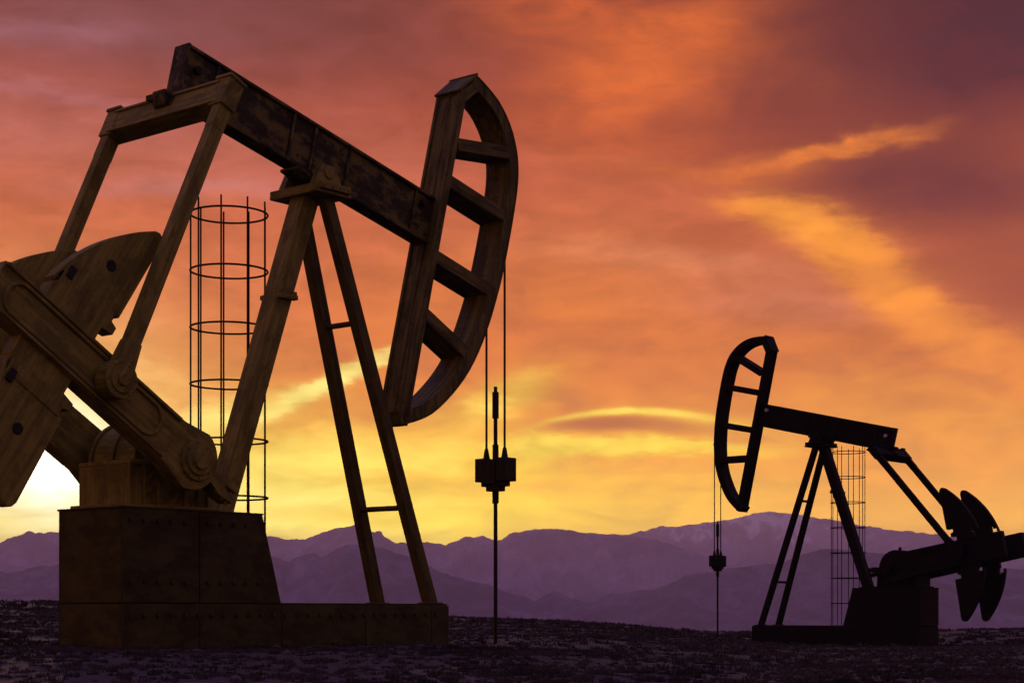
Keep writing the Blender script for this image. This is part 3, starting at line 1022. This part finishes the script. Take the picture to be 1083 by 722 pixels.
def build_world():
    w = bpy.data.worlds.new('World')
    scene.world = w
    w.use_nodes = True
    nt = w.node_tree
    nt.nodes.clear()
    L = nt.links.new

    def M(op, a, b=None, c=None, clamp=False):
        n = nd(nt, 'ShaderNodeMath', operation=op)
        n.use_clamp = clamp
        for s, v in zip(n.inputs, (a, b, c)):
            if v is None:
                continue
            if isinstance(v, (int, float)):
                s.default_value = v
            else:
                L(v, s)
        return n.outputs[0]

    tc = nd(nt, 'ShaderNodeTexCoord')
    sp = nd(nt, 'ShaderNodeSeparateXYZ')
    L(tc.outputs['Generated'], sp.inputs[0])
    X, Y, Z = sp.outputs
    az = M('MULTIPLY', M('ARCTAN2', X, Y), 57.29578)
    el = M('MULTIPLY', M('ARCSINE', Z), 57.29578)

    # cloud texture lives in (azimuth, elevation), drawn out sideways
    cv = nd(nt, 'ShaderNodeCombineXYZ')
    L(M('MULTIPLY', az, 0.16), cv.inputs[0])
    L(M('MULTIPLY', el, 0.42), cv.inputs[1])

    def noise_(scale, detail=6, rough=0.55, vec=None, off=0.0, dist=0.0, ntype='FBM'):
        n = nd(nt, 'ShaderNodeTexNoise')
        n.inputs['Scale'].default_value = scale
        n.inputs['Detail'].default_value = detail
        n.inputs['Roughness'].default_value = rough
        n.inputs['Distortion'].default_value = dist
        mp = nd(nt, 'ShaderNodeMapping')
        mp.inputs['Location'].default_value = (off, off * 1.7, off * 0.3)
        L((vec or cv.outputs[0]), mp.inputs['Vector'])
        L(mp.outputs[0], n.inputs['Vector'])
        return n

    wn = noise_(0.9, 5, 0.55, off=2.0)
    wc = nd(nt, 'ShaderNodeSeparateXYZ')
    L(wn.outputs['Color'], wc.inputs[0])
    wn2 = noise_(4.5, 5, 0.6, off=7.0)
    wc2 = nd(nt, 'ShaderNodeSeparateXYZ')
    L(wn2.outputs['Color'], wc2.inputs[0])
    wn3 = noise_(16.0, 5, 0.6, off=4.0)
    wc3 = nd(nt, 'ShaderNodeSeparateXYZ')
    L(wn3.outputs['Color'], wc3.inputs[0])
    wx = M('ADD', M('MULTIPLY', M('SUBTRACT', wc.outputs[0], 0.5), 1.7), M('MULTIPLY', M('SUBTRACT', wc2.outputs[0], 0.5), 1.0))
    wy = M('ADD', M('MULTIPLY', M('SUBTRACT', wc.outputs[1], 0.5), 0.8), M('MULTIPLY', M('SUBTRACT', wc2.outputs[1], 0.5), 0.7))
    azw = M('ADD', M('ADD', az, wx), M('MULTIPLY', M('SUBTRACT', wc3.outputs[0], 0.5), 0.45))
    elw = M('ADD', M('ADD', el, wy), M('MULTIPLY', M('SUBTRACT', wc3.outputs[1], 0.5), 0.28))

    # base colour by elevation (slightly wavy so the bands are not ruled)
    elr = M('ADD', el, M('MULTIPLY', M('SUBTRACT', wc.outputs[1], 0.5), 2.2))
    fac = M('DIVIDE', elr, 60.0, clamp=True)
    K = 57.29578 / 1850
    stops = [(0, (250, 196, 88)), (2.7, (255, 206, 82)), (3.9, (254, 194, 74)), (5.2, (245, 167, 70)), (6.4, (230, 142, 72)), (7.7, (218, 124, 68)),
             (9.5, (211, 112, 69)), (11.4, (203, 104, 73)), (13.2, (199, 99, 71)), (15.4, (172, 78, 61)), (17.6, (150, 66, 57)), (20, (132, 60, 55)),
             (27, (128, 76, 100)), (38, (146, 112, 172)), (55, (156, 142, 232))]
    col = ramp(nt, fac, [(e / 60, lin(c)) for e, c in stops])

    # wisps: streaks of lighter and darker cloud, drawn out sideways
    st = noise_(2.0, 6, 0.56, off=13.0, dist=0.6)
    st2 = noise_(7.0, 6, 0.6, off=21.0, dist=0.8)
    wv = M('ADD', M('MULTIPLY', st.outputs['Fac'], 0.78), M('MULTIPLY', st2.outputs['Fac'], 0.22))
    ragged = nd(nt, 'ShaderNodeMapRange')
    L(wv, ragged.inputs['Value'])
    ragged.inputs['From Min'].default_value = 0.36
    ragged.inputs['From Max'].default_value = 0.60
    ragged.inputs['To Min'].default_value = 0.74
    ragged.inputs['To Max'].default_value = 1.12
    fx = M('ADD', az, M('MULTIPLY', wx, 0.3))
    fy = M('ADD', el, M('MULTIPLY', wy, 0.12))
    for (a0, e0, rx, ry, rot, c, s, bow) in CLOUD_BANKS:
        t = R(rot)
        thin = ry < 0.28
        dx, dy = M('SUBTRACT', fx if thin else azw, a0), M('SUBTRACT', fy if thin else elw, e0)
        if bow:
            dy = M('ADD', dy, M('MULTIPLY', M('MULTIPLY', dx, dx), bow))
        x2 = M('ADD', M('MULTIPLY', dx, math.cos(t) / rx), M('MULTIPLY', dy, math.sin(t) / rx))
        y2 = M('ADD', M('MULTIPLY', dx, -math.sin(t) / ry), M('MULTIPLY', dy, math.cos(t) / ry))
        r2 = M('ADD', M('MULTIPLY', x2, x2), M('MULTIPLY', y2, y2))
        if s >= 0.83:
            r2 = M('POWER', r2, 1.5)
        g = M('MULTIPLY', M('MULTIPLY', M('EXPONENT', M('MULTIPLY', r2, -0.8)), ragged.outputs[0]), s, clamp=True)
        col = mixc(nt, g, col, lin(c))

    wisp = nd(nt, 'ShaderNodeMapRange')
    L(wv, wisp.inputs['Value'])
    wisp.inputs['From Min'].default_value = 0.36
    wisp.inputs['From Max'].default_value = 0.64
    wisp.inputs['To Min'].default_value = 0.85
    wisp.inputs['To Max'].default_value = 1.16
    sc = nd(nt, 'ShaderNodeVectorMath', operation='SCALE')
    L(col, sc.inputs[0])

    # the band of air near the horizon glows brighter (seen through more haze)
    sn = M('MAXIMUM', M('SINE', M('MULTIPLY', el, math.pi / 180)), 0.05)
    tau = M('DIVIDE', HAZE['density'] * 720, sn)
    gain = M('EXPONENT', tau)
    L(wisp.outputs[0], sc.inputs['Scale'])
    # what the haze in front will add is left out of the glow behind it
    hz = nd(nt, 'ShaderNodeVectorMath', operation='SCALE')
    hz.inputs[0].default_value = HAZE['glow']
    L(M('SUBTRACT', 1.0, M('DIVIDE', 1.0, gain)), hz.inputs['Scale'])
    sb = nd(nt, 'ShaderNodeVectorMath', operation='SUBTRACT')
    L(sc.outputs[0], sb.inputs[0])
    L(hz.outputs[0], sb.inputs[1])
    ps = nd(nt, 'ShaderNodeVectorMath', operation='MAXIMUM')
    L(sb.outputs[0], ps.inputs[0])
    ps.inputs[1].default_value = (0.004, 0.002, 0.001)
    sc2 = nd(nt, 'ShaderNodeVectorMath', operation='SCALE')
    L(ps.outputs[0], sc2.inputs[0])
    L(gain, sc2.inputs['Scale'])
    # thin cloud round the sun, glowing white
    sdx, sdy = M('DIVIDE', M('SUBTRACT', az, SUN_AZ), 1.25), M('DIVIDE', M('SUBTRACT', el, SUN_EL), 1.1)
    core = M('MULTIPLY', M('EXPONENT', M('MULTIPLY', M('ADD', M('MULTIPLY', sdx, sdx), M('MULTIPLY', sdy, sdy)), -1.0)), 3.0)
    cs = nd(nt, 'ShaderNodeVectorMath', operation='SCALE')
    cs.inputs[0].default_value = (1.0, 0.86, 0.62)
    L(core, cs.inputs['Scale'])
    sa = nd(nt, 'ShaderNodeVectorMath', operation='ADD')
    L(sc2.outputs[0], sa.inputs[0])
    L(cs.outputs[0], sa.inputs[1])
    # less glow on the side away from the sun: dusky rose, then violet
    away = nd(nt, 'ShaderNodeMapRange', interpolation_type='SMOOTHSTEP')
    L(M('ABSOLUTE', M('SUBTRACT', az, -38.0)), away.inputs['Value'])
    away.inputs['From Min'].default_value = 45
    away.inputs['From Max'].default_value = 150
    back = ramp(nt, M('DIVIDE', el, 60.0, clamp=True), [(0, lin((150, 100, 110))), (0.15, lin((165, 108, 104))), (0.4, lin((140, 110, 142))), (1, lin((140, 128, 210)))])
    col = mixc(nt, away.outputs[0], sa.outputs[0], back)

    sky = nd(nt, 'ShaderNodeTexSky', sky_type='NISHITA')
    sky.sun_disc = False
    sky.sun_elevation = R(SUN_EL)
    sky.sun_rotation = R(SUN_AZ)
    sky.air_density = 1.5
    sky.dust_density = 2.0
    bg1 = nd(nt, 'ShaderNodeBackground')
    bg1.inputs['Strength'].default_value = 0.08
    L(sky.outputs[0], bg1.inputs['Color'])
    bg2 = nd(nt, 'ShaderNodeBackground')
    bg2.inputs['Strength'].default_value = 1.0
    L(col, bg2.inputs['Color'])
    cover = nd(nt, 'ShaderNodeMapRange', interpolation_type='SMOOTHSTEP')
    L(el, cover.inputs['Value'])
    cover.inputs['From Min'].default_value = 22
    cover.inputs['From Max'].default_value = 75
    cover.inputs['To Min'].default_value = 0.97
    cover.inputs['To Max'].default_value = 0.45
    mx = nd(nt, 'ShaderNodeMixShader')
    L(cover.outputs[0], mx.inputs[0])
    L(bg1.outputs[0], mx.inputs[1])
    L(bg2.outputs[0], mx.inputs[2])
    out = nd(nt, 'ShaderNodeOutputWorld')
    L(mx.outputs[0], out.inputs['Surface'])


build_world()

# ------------------------------------------------------------------ sun, camera, output
sl = bpy.data.lights.new('sun', 'SUN')
sl.energy = 1.2
sl.angle = R(0.5)
sl.color = (1.0, 0.58, 0.30)
so = bpy.data.objects.new('sun', sl)
d = Vector((math.sin(R(SUN_AZ)) * math.cos(R(SUN_EL)), math.cos(R(SUN_AZ)) * math.cos(R(SUN_EL)), math.sin(R(SUN_EL))))
so.rotation_euler = d.to_track_quat('Z', 'Y').to_euler()
so.location = (-30, 90, 30)
COL.objects.link(so)

cam = bpy.data.cameras.new('camera')
cam.sensor_width = 36
cam.lens = 1850 / 1083 * 36
cam.shift_y = (647 - 361) / 1083
cam.clip_start = 0.1
cam.clip_end = 60000
co = bpy.data.objects.new('camera', cam)
co.location = (0, 0, CAM_H)
co.rotation_euler = (R(90), 0, 0)
COL.objects.link(co)
scene.camera = co

scene.view_settings.view_transform = 'Standard'
scene.view_settings.look = 'None'
scene.view_settings.exposure = 0
scene.view_settings.gamma = 1
scene.view_settings.use_curve_mapping = False
scene.cycles.use_denoising = True
scene.cycles.max_bounces = 6
scene.cycles.volume_bounces = 0
